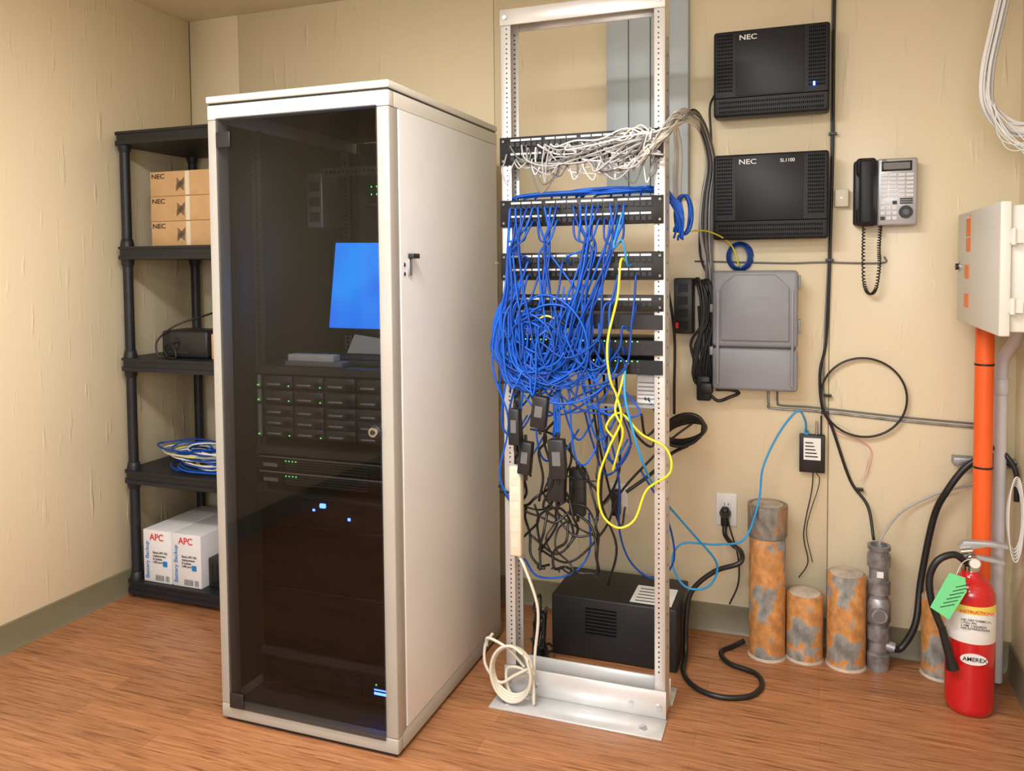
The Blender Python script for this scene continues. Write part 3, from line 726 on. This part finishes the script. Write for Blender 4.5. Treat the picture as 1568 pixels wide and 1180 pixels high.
ps.tube([(1.819, -.685, .46), (1.85, -.70, .42), (1.89, -.70, .30), (1.88, -.70, .16), (1.875, -.71, .05), (1.885, -.73, .02), (1.87, -.715, .10), (1.79, -.70, .10), (1.80, -.71, .03), (1.86, -.71, .02)], .0048, M_bcab, n=7)
for q in range(4):
    ps.tube([(1.815+.065*cos(a_*.6+q*.3), -.72-.008*q, .105+(.075+.004*q)*sin(a_*.6+q*.3)) for a_ in range(11)], .0048, M_bcab, n=5)
ps.tube([(1.72, -.70, .16), (1.73, -.71, .19), (1.80, -.72, .17), (1.85, -.715, .12)], .0048, M_bcab)
ps.tube([(1.74, -.70, .20), (1.715, -.70, .16), (1.72, -.71, .10), (1.77, -.72, .06), (1.82, -.72, .09), (1.87, -.715, .12)], .0048, M_bcab)
ps.done()
u = B('uninterruptible_power_supply'); u.box(1.83, 2.262, -.37, -.10, 0, .212, M_blackm, bev=.006)
for q in range(8): u.box(1.95, 2.06, -.3705, -.37, .09+q*.012, .096+q*.012, M_rib)
u.box(2.10, 2.24, -.35, -.20, .2115, .2127, M_label)
for q in range(5): u.box(2.115, 2.225-.01*q, -.335+q*.026, -.329+q*.026, .2125, .2132, M_txtk)
u.done()
k = B('black_cord_pile'); rng = random.Random(9)
for q in range(8):
    k.tube([(1.80+rng.uniform(0, .05), -.48+rng.uniform(-.04, .06), rng.uniform(.01, .22)) for _ in range(7)], .004, M_kcab, seg=6)
k.done(sharp=False)

# ------------------------------------------------------------------ wall mounted things
d = B('grey_wireway')
for a, bb in ((1.955, 2.035), (2.038, 2.115), (2.118, 2.252)): d.box(a, bb, -.05, -.001, 1.60, HC-.001, M_duct, bev=.002)
d.done()

def pbx(z0, z1, up):
    x0, x1 = 2.346, 2.722
    p = B('phone_system_unit')
    p.box(x0+.005, x1-.005, -.085, -.001, z0+.005, z1-.005, M_nec, bev=.008)
    p.box(x0, x1, -.102, -.03, z0, z1, M_nec, bev=.010, seg=3)
    p.box(x0+.075, x1-.08, -.1040, -.10, z0+.068, z1-.006, M_necp, bev=.001)
    p.box(x0+.004, x1-.004, -.1025, -.10, z0+.062, z0+.066, M_rib)
    for q in range(16):
        for s_ in range(9):
            zz = z0+.085+q*.0125
            p.box(x0+.012+s_*.006, x0+.0155+s_*.006, -.1028, -.1018, zz, zz+.008, M_rib)
            p.box(x1-.066+s_*.006, x1-.0625+s_*.006, -.1028, -.1018, zz, zz+.008, M_rib)
    for r_ in range(3):
        for q in range(50): p.box(x0+.02+q*.0068, x0+.0235+q*.0068, -.1028, -.1018, z0+.012+r_*.016, z0+.020+r_*.016, M_rib)
    if up: p.box(x1-.052, x1-.046, -.108, -.10, z0+.085, z0+.097, M_ledb)
    o = p.done()
    text(o, 'NEC', (x0+.085, -.1048, z1-.035), .024, M_txtw, sx=1.25)
    if not up: text(o, 'SL1100', (x1-.155, -.1048, z1-.033), .016, M_txtw)
    return o
pbx(1.856, 2.148, True); pbx(1.433, 1.726, False)

e = B('utility_enclosure')
e.box(2.352, 2.622, -.10, -.001, .915, 1.322, M_grey, bev=.012, seg=3)
e.box(2.346, 2.628, -.128, -.085, 1.062, 1.326, M_grey, bev=.014, seg=3)
e.box(2.346, 2.628, -.122, -.085, .912, 1.058, M_grey, bev=.012, seg=3)
e.prism([(2.375, 1.27), (2.42, 1.312), (2.555, 1.312), (2.60, 1.27), (2.60, 1.085), (2.375, 1.085)], -.136, -.12, M_grey, bev=.004)
e.box(2.36, 2.37, -.135, -.12, .93, 1.26, M_grey, bev=.002); e.box(2.606, 2.614, -.135, -.12, .93, 1.26, M_grey, bev=.002)
for zz in (1.03, 1.18): e.box(2.335, 2.348, -.11, -.08, zz, zz+.03, M_grey, bev=.003); e.box(2.626, 2.636, -.11, -.08, zz+.08, zz+.13, M_grey, bev=.003)
e.cyl((2.61, -.123, .932), (2.61, -.127, .932), .006, M_chrome, seg=10)
o = e.done()
text(o, 'CORNING\nCABLE', (2.45, -.1365, 1.225), .018, M_grey); text(o, 'ENCLOSURE', (2.44, -.1365, 1.15), .016, M_grey)

p = B('desk_phone')
p.box(2.80, 2.99, -.045, -.001, 1.475, 1.69, M_black, bev=.008)
p.box(2.872, 2.992, -.058, -.04, 1.472, 1.692, M_silver, bev=.006)
p.box(2.884, 2.975, -.0605, -.0575, 1.650, 1.682, M_black, bev=.001, seg=1)
p.box(2.89, 2.969, -.0615, -.06, 1.656, 1.677, M_dgcab)
for rr in range(6):
    for q in range(4): p.box(2.882+q*.0255, 2.903+q*.0255, -.062, -.058, 1.565+rr*.0135, 1.574+rr*.0135, M_keys)
for rr in range(4):
    for q in range(3): p.box(2.882+q*.018, 2.895+q*.018, -.062, -.058, 1.49+rr*.017, 1.501+rr*.017, M_keys if (q+rr) % 5 else M_txtk)
p.cyl((2.958, -.058, 1.515), (2.958, -.063, 1.515), .021, M_txtk, seg=24); p.cyl((2.958, -.063, 1.515), (2.958, -.065, 1.515), .010, M_nec2, seg=16)
for q in range(3): p.box(2.94, 2.978, -.062, -.058, 1.542+q*.007, 1.546+q*.007, M_txtk)
p.box(2.806, 2.868, -.085, -.045, 1.635, 1.695, M_nec, bev=.012, seg=3); p.box(2.806, 2.868, -.085, -.045, 1.470, 1.530, M_nec, bev=.012, seg=3)
p.box(2.815, 2.859, -.098, -.062, 1.475, 1.690, M_nec, bev=.012, seg=3)
cord = []; path = cr([(2.833, -.05, 1.472), (2.832, -.045, 1.38), (2.836, -.042, 1.28), (2.852, -.04, 1.245), (2.872, -.04, 1.262), (2.882, -.04, 1.34), (2.880, -.04, 1.40), (2.884, -.04, 1.472)], 40)
for i, q in enumerate(path): a = i*1.3; cord.append(q+Vector((.0048*cos(a), .0048*sin(a), .002*sin(a))))
p.tube(cord, .0024, M_kcab, seg=5, smooth_pts=False)
o = p.done(); text(o, 'NEC', (2.885, -.0592, 1.683), .008, M_txtk)

def outlet(x, z):
    p = B('electrical_outlet'); p.box(x-.037, x+.037, -.007, -.0005, z-.060, z+.060, M_white, bev=.003)
    for dz in (.02, -.02):
        p.box(x-.017, x+.017, -.010, -.006, z+dz-.014, z+dz+.014, M_white, bev=.003)
        p.box(x-.008, x-.006, -.0105, -.0098, z+dz-.003, z+dz+.007, M_txtk); p.box(x+.006, x+.008, -.0105, -.0098, z+dz-.003, z+dz+.007, M_txtk)
    p.cyl((x, -.007, z), (x, -.009, z), .003, M_steel, seg=8)
    return p.done()
outlet(2.385, .455); outlet(1.985, .46)
pl = B('black_extension_cord')
pl.lathe((2.382, -.012, .445), [(.02, 0), (.021, .01), (.017, .028), (.009, .045)], M_kcab, 20, Matrix.Rotation(radians(90), 4, 'X'))
pl.box(2.368, 2.396, -.045, -.011, .40, .47, M_kcab, bev=.008)
pl.tube([(2.382, -.035, .41), (2.385, -.05, .375), (2.415, -.10, .36), (2.450, -.18, .365), (2.448, -.22, .34), (2.364, -.22, .30), (2.290, -.23, .225), (2.275, -.25, .13), (2.277, -.28, .03), (2.285, -.38, .010), (2.34, -.46, .0085), (2.418, -.486, .0085), (2.50, -.45, .0085), (2.530, -.37, .0085), (2.505, -.30, .0085), (2.42, -.26, .0085), (2.385, -.19, .0085), (2.42, -.13, .0085), (2.455, -.10, .02)], .0085, M_kcab, n=8, seg=10)
pl.tube([(2.382, -.02, .47), (2.40, -.04, .40), (2.43, -.05, .30), (2.43, -.04, .20), (2.40, -.04, .12)], .003, M_kcab, seg=6)
pl.done()
pl = B('black_plug'); pl.box(1.965, 1.998, -.045, -.0108, .40, .50, M_kcab, bev=.008); pl.done()

p = B('power_distribution_unit'); p.box(2.205, 2.272, -.075, -.001, 1.10, 1.30, M_black, bev=.005)
for q in range(4): p.box(2.22, 2.255, -.077, -.075, 1.115+q*.045, 1.145+q*.045, M_nec2)
p.box(2.212, 2.222, -.078, -.075, 1.12, 1.14, M_txtr)
rng = random.Random(21)
for q in range(12):
    x0 = 2.27+rng.uniform(0, .05)
    p.tube([(x0-.01, -.05, 1.29), (x0+.02, -.06, 1.27+jit(.02)), (x0+.03, -.06, 1.15), (x0+jit(.02), -.06, 1.0+jit(.06)), (x0+.02+jit(.02), -.05, .93), (x0+.03, -.05, 1.05), (x0+.02, -.05, 1.2)], .005, M_kcab, n=6)
p.box(2.285, 2.335, -.07, -.03, .86, .95, M_black, bev=.006); p.box(2.30, 2.345, -.10, -.065, .89, .93, M_black, bev=.006)
p.tube([(2.33, -.05, .88), (2.36, -.05, .86), (2.40, -.05, .875), (2.43, -.04, .89), (2.40, -.04, .90), (2.35, -.05, .90)], .006, M_kcab)
p.done()
p = B('coiled_black_cord')
for q in range(7):
    p.tube([(2.262+.068*cos(a_*.55+q), -.16-.012*q, .765+(.030+.004*q)*sin(a_*.55+q)+.25*.065*cos(a_*.55+q)+.003*q) for a_ in range(12)], .0065, M_kcab, n=5)
p.tube([(2.27, -.18, .72), (2.22, -.25, .70), (2.18, -.35, .66), (2.10, -.40, .60)], .006, M_kcab)
p.done()
p = B('coiled_blue_cable')
for q in range(6):
    p.tube([(2.43+(.045-.003*q)*cos(a_*.55+q), -.012-.006*q, 1.375+(.05-.002*q)*sin(a_*.55+q)) for a_ in range(12)], .0032, M_blue2, n=5)
p.done()

p = B('media_converter'); p.box(2.634, 2.718, -.03, -.001, .620, .752, M_black, bev=.003); p.box(2.648, 2.704, -.0312, -.03, .665, .742, M_label)
for q in range(5): p.box(2.653, 2.695-q*.004, -.032, -.031, .675+q*.012, .679+q*.012, M_txtk)
p.box(2.65, 2.664, -.026, -.006, .752, .765, M_lblue); p.cyl((2.69, -.015, .752), (2.69, -.015, .80), .004, M_steel, seg=8); p.cyl((2.705, -.015, .752), (2.705, -.015, .82), .003, M_kcab, seg=8)
p.tube([(2.68, -.015, .62), (2.675, -.02, .55), (2.65, -.02, .40), (2.665, -.02, .30), (2.635, -.02, .24)], .002, M_kcab)
p.tube([(2.69, -.02, .62), (2.70, -.02, .58), (2.66, -.02, .42), (2.68, -.02, .30)], .0015, M_kcab)
p.done()
p = B('junction_box'); p.box(2.742, 2.786, -.028, -.001, 1.54, 1.60, M_beige, bev=.003)
p.cyl((2.763, -.028, 1.57), (2.763, -.030, 1.57), .003, M_steel, seg=8); p.done()

p = B('black_cable_run')
p.tube([(2.737, -.01, 2.46), (2.735, -.012, 2.1), (2.735, -.012, 1.8), (2.730, -.012, 1.45), (2.720, -.012, 1.1), (2.70, -.012, .97), (2.708, -.012, .85), (2.74, -.012, .78), (2.80, -.012, .60), (2.855, -.03, .52), (2.872, -.08, .42)], .005, M_kcab, n=8)
p.tube([(2.730, -.006, 2.46), (2.729, -.006, 2.1), (2.729, -.006, 1.8), (2.726, -.006, 1.45), (2.714, -.012, 1.1), (2.712, -.012, .9), (2.73, -.012, .8)], .003, M_dgcab, n=8)
p.tube([(2.838+.135*cos(radians(200-a_)), -.014-.001*(a_/60), .89+.135*sin(radians(200-a_))) for a_ in range(0, 700, 20)], .0034, M_kcab, n=3)
for (x, z) in ((2.725, 1.79), (2.718, 1.36), (2.715, .89), (2.708, .83), (2.82, .57)): p.box(x-.004, x+.022, -.022, -.001, z-.004, z+.004, M_kcab)
p.tube([(2.27, -.006, 1.36), (2.4, -.006, 1.356), (2.6, -.006, 1.35), (2.70, -.006, 1.352), (2.89, -.006, 1.348), (2.90, -.006, 1.37)], .003, M_dgcab)
p.tube([(2.53, -.006, .91), (2.53, -.006, .85), (2.545, -.006, .835), (2.70, -.006, .832), (2.95, -.006, .815), (3.18, -.006, .805)], .004, M_galv)
p.tube([(2.56, -.006, .91), (2.56, -.006, .86), (2.575, -.006, .847), (2.70, -.006, .845), (2.95, -.006, .828), (3.18, -.006, .818)], .003, M_dgcab)
p.tube([(2.340, -.02, 1.95), (2.325, -.03, 1.90), (2.33, -.03, 1.75), (2.30, -.03, 1.60), (2.29, -.02, 1.40), (2.32, -.02, 1.3)], .004, M_kcab)
p.tube([(2.17, -.03, 1.30), (2.20, -.03, 1.1), (2.20, -.03, .9), (2.20, -.03, .8)], .005, M_kcab)
for q in range(5):
    p.tube([(2.74+jit(.02), -.01, .80), (2.78+jit(.03), -.01, .76+jit(.02)), (2.84+jit(.02), -.01, .72), (2.86+jit(.03), -.01, .64), (2.83, -.02, .6)], .0007, rng.choice((M_wcab, M_txtr)), seg=4)
p.done(sharp=False)
p = B('grey_signal_cable'); p.tube([(2.888, -.105, .42), (2.90, -.10, .45), (2.96, -.03, .51), (3.05, -.02, .57), (3.12, -.02, .60), (3.19, -.02, .63)], .0035, M_gcab); p.done()

# ------------------------------------------------------------------ pipe stubs
def stub(x, y, rr, h, m, cap=True, hub=None):
    p = B('floor_pipe_stub'); pr = [(rr, 0), (rr, h-.004), (rr-.004, h), (rr-.010, h), (rr-.012, h-.006)]
    p.lathe((x, y, 0), pr, m, 36)
    if hub:
        p.lathe((x, y, 0), [(rr, h-hub), (rr+.005, h-hub+.008), (rr+.006, h+.002), (rr-.004, h+.004), (rr-.008, h-.01)], M_rust2, 36)
    if cap: p.lathe((x, y, h-.01), [(rr-.008, 0), (rr-.009, .012), (rr*.5, .016), (.002, .015)], M_conc, 36)
    p.lathe((x, y, 0), [(rr+.004, 0), (rr+.001, .008), (rr-.002, .009)], M_conc, 36)
    return p.done(origin=(x, y, -h*.37))
stub(2.534, -.135, .060, .525, M_rust, True, .11)
stub(2.655, -.110, .060, .225, M_rust)
stub(2.787, -.118, .061, .312, M_rust)
stub(3.075, -.088, .058, .26, M_rust)
p = B('steel_conduit_stub'); x, y = 2.886, -.108
p.lathe((x, y, 0), [(.036, 0), (.036, .05), (.030, .055), (.030, .40), (.036, .402), (.036, .415), (.027, .415), (.025, .40)], M_galv, 28)
for a, bb in ((.10, .145), (.255, .30), (.345, .385)): p.lathe((x, y, 0), [(.031, a-.001), (.036, a), (.036, bb), (.031, bb+.001)], M_galv, 28)
p.lathe((x, y, 0), [(.03, .15), (.038, .165), (.038, .225), (.03, .24)], M_galv, 28)
p.cyl((x, y-.02, .195), (x, y-.054, .195), .024, M_galv, seg=24); p.cyl((x, y-.054, .195), (x, y-.057, .195), .017, M_dgcab, seg=24)
p.cyl((x, y, .085), (x+.05, y-.005, .075), .018, M_galv, seg=20)
p.box(x-.008, x+.012, y-.0325, y-.030, .315, .335, M_label)
p.done()
p = B('thick_black_cable')
p.tube([(2.935, -.113, .072), (2.96, -.105, .08), (3.0, -.09, .16), (3.02, -.05, .30), (3.055, -.04, .50), (3.09, -.06, .60), (3.15, -.06, .69), (3.22, -.06, .725), (3.28, -.08, .70)], .011, M_kcab, n=8, seg=12)
p.tube([(3.16, -.10, .73), (3.22, -.10, .76), (3.27, -.12, .70), (3.275, -.12, .60)], .008, M_kcab)
p.done()

# ------------------------------------------------------------------ right wall: electrical box, conduits
e = B('electrical_enclosure')
e.box(3.126, XR-.001, -.72, -.14, 1.175, 1.488, M_lid, bev=.004)
e.box(3.100, 3.125, -.733, -.130, 1.165, 1.497, M_lid, bev=.004)
for zz in (1.24, 1.41): e.cyl((3.128, -.738, zz-.02), (3.128, -.738, zz+.02), .006, M_lid, seg=12); e.box(3.12, 3.15, -.738, -.73, zz-.016, zz+.016, M_lid)
e.cyl((3.10, -.16, 1.335), (3.090, -.16, 1.335), .010, M_black, seg=16); e.cyl((3.10, -.16, 1.335), (3.097, -.16, 1.335), .016, M_chrome, seg=16)
for a in (1.215, 1.30): e.box(3.0985, 3.1005, -.33, -.26, a, a+.04, M_orl)
e.box(3.0985, 3.1005, -.35, -.28, 1.38, 1.42, M_orl)
e.box(3.0985, 3.1005, -.35, -.28, 1.425, 1.485, M_orl)
e.cyl((3.22, -.722, 1.32), (3.22, -.720, 1.32), .035, M_white, seg=24)
e.box(3.17, 3.21, -.7215, -.72, 1.42, 1.47, M_label)
o = e.done()
text(o, 'WARNING', (3.098, -.283, 1.475), .012, M_txtw, rot=(pi/2, 0, -pi/2))
p = B('orange_conduit'); p.cyl((3.172, -.17, .01), (3.172, -.17, 1.165), .0265, M_orange, seg=28)
for zz in (1.03, .71): p.cyl((3.172, -.17, zz), (3.172, -.17, zz+.006), .028, M_kcab, seg=28)
p.done()
p = B('grey_plastic_conduit'); p.cyl((3.232, -.10, .01), (3.232, -.10, 1.0), .018, M_pvc, seg=24)
p.tube([(3.232, -.10, .99), (3.234, -.12, 1.05), (3.25, -.18, 1.11), (3.26, -.22, 1.174)], .018, M_pvc, n=6, seg=18)
p.lathe((3.232, -.10, .93), [(.018, 0), (.022, .004), (.022, .05), (.018, .054)], M_pvc)
p.done()
p = B('conduit_strut'); p.box(3.11, XR-.001, -.045, -.001, .685, .71, M_galv, bev=.002); p.done()
p = B('hanging_white_cables'); rng = random.Random(31)
for q in range(18):
    a, bb, c_ = jit(.016), jit(.02), jit(.02)
    p.tube([(3.21+a, -.32+bb, HC-.002), (3.20+a, -.32+bb, 2.25), (3.165+a, -.31+bb, 2.05), (3.14+a, -.30+bb, 1.90), (3.145+a, -.29+bb, 1.81+c_), (3.19+a, -.28, 1.745+c_), (3.25, -.28, 1.73+c_), (3.286, -.30, 1.76+c_)], .0036, rng.choice((M_wcab, M_wcab, M_wcab, M_gcab)), n=6, seg=6)
for q in range(9):
    p.tube([(3.14+jit(.01), -.3, 1.9), (3.155+jit(.01), -.31, 1.80), (3.19+jit(.02), -.34, 1.70+jit(.03)), (3.25, -.36, 1.665+jit(.02)), (3.285, -.36, 1.74+jit(.04))], .0017, M_wcab, n=6, seg=6)
p.done(sharp=False)
p = B('white_wire_coil')
for q in range(5): p.tube([(3.262+.02*cos(a_*.6), -.16-.006*q, .56+(.10+.008*q)*sin(a_*.6)) for a_ in range(12)], .0022, M_wcab, n=4, seg=6)
p.done(sharp=False)

# ------------------------------------------------------------------ fire extinguisher
x, y = 3.125, -.285
f = B('fire_extinguisher')
f.lathe((x, y, 0), [(.056, .0), (.062, .004), (.066, .018), (.067, .03), (.067, .335), (.065, .36), (.056, .385), (.040, .402), (.028, .41), (.026, .425)], M_red, 48)
f.lathe((x, y, 0), [(.0674, .245), (.0677, .247), (.0677, .335), (.0674, .337)], M_yellowl, 48)
f.lathe((x, y, 0), [(.0679, .225), (.0681, .226), (.0681, .312), (.0679, .313)], M_label, 48)
f.lathe((x, y, .42), [(.024, 0), (.024, .02), (.018, .024), (.018, .05), (.012, .055)], M_chrome, 24)
f.cyl((x+.005, y-.015, .455), (x+.005, y-.032, .455), .017, M_chrome, seg=20); f.cyl((x+.005, y-.032, .455), (x+.005, y-.033, .455), .014, M_label, seg=20)
f.prism([(x-.03, .468), (x-.02, .476), (x+.085, .462), (x+.088, .452), (x+.03, .458)], y-.012, y+.012, M_silver, bev=.001)
f.prism([(x-.035, .492), (x-.02, .512), (x+.05, .516), (x+.095, .510), (x+.095, .500), (x+.04, .502), (x-.01, .486)], y-.012, y+.012, M_silver, bev=.001)
f.cyl((x-.03, y-.015, .482), (x+.0, y-.015, .488), .010, M_chrome, seg=14)
f.tube([(x-.015, y-.01, .45), (x-.05, y-.03, .475), (x-.095, y-.04, .455), (x-.117, y-.045, .40), (x-.110, y-.055, .33), (x-.085, y-.065, .26)], .0105, M_kcab, n=8, seg=12)
f.lathe((x-.085, y-.068, .265), [(.011, 0), (.012, -.02), (.012, -.09), (.018, -.125), (.014, -.126)], M_kcab, 18, Matrix.Rotation(radians(-14), 4, 'Y'))
fo = f.done()
text(fo, 'INSTRUCTIONS', (x-.040, y-.0698, .318), .013, M_txtr)
text(fo, 'ABC DRY CHEMICAL\n1 PULL PIN\n2 AIM  3 SQUEEZE\nFIRE EXTINGUISHER', (x-.036, y-.0708, .295), .0085, M_txtk)
text(fo, 'AMEREX', (x-.030, y-.0705, .175), .017, M_txtk)
f = B('brand_plate')
f.prism([(x+.036*cos(a_*pi/12), .180+.017*sin(a_*pi/12)) for a_ in range(24)], y-.0692, y-.0668, M_label)
f.done(parent=fo)
f = B('inspection_tag')
f.prism([(x-.120, .33), (x-.070, .30), (x-.025, .39), (x-.030, .43), (x-.070, .44), (x-.080, .42)], y-.092, y-.0905, M_green)
for q in range(6): f.box(x-.095+q*.008, x-.055+q*.008, y-.0928, y-.092, .34+q*.013, .342+q*.013, M_txtk, rot=(0, radians(-20), 0))
f.tube([(x-.055, y-.09, .43), (x-.03, y-.05, .46), (x, y-.03, .47)], .0012, M_wcab)
f.done(parent=fo)

# ------------------------------------------------------------------ camera
def rotm(yaw, pitch, roll):
    return Matrix.Rotation(yaw, 3, 'Z') @ Matrix.Rotation(pi/2+pitch, 3, 'X') @ Matrix.Rotation(roll, 3, 'Z')
cam = bpy.data.cameras.new('camera'); co = bpy.data.objects.new('camera', cam); COL.objects.link(co)
co.matrix_world = Matrix.Translation((2.6630, -3.0054, 1.35)) @ rotm(.3526, -.0448, -.0088).to_4x4()
cam.sensor_width = 36; cam.sensor_fit = 'HORIZONTAL'; cam.lens = 1238.48/1568*36
cam.shift_y = -(590-462.02)/1568
cam.clip_start = .05
scene.camera = co
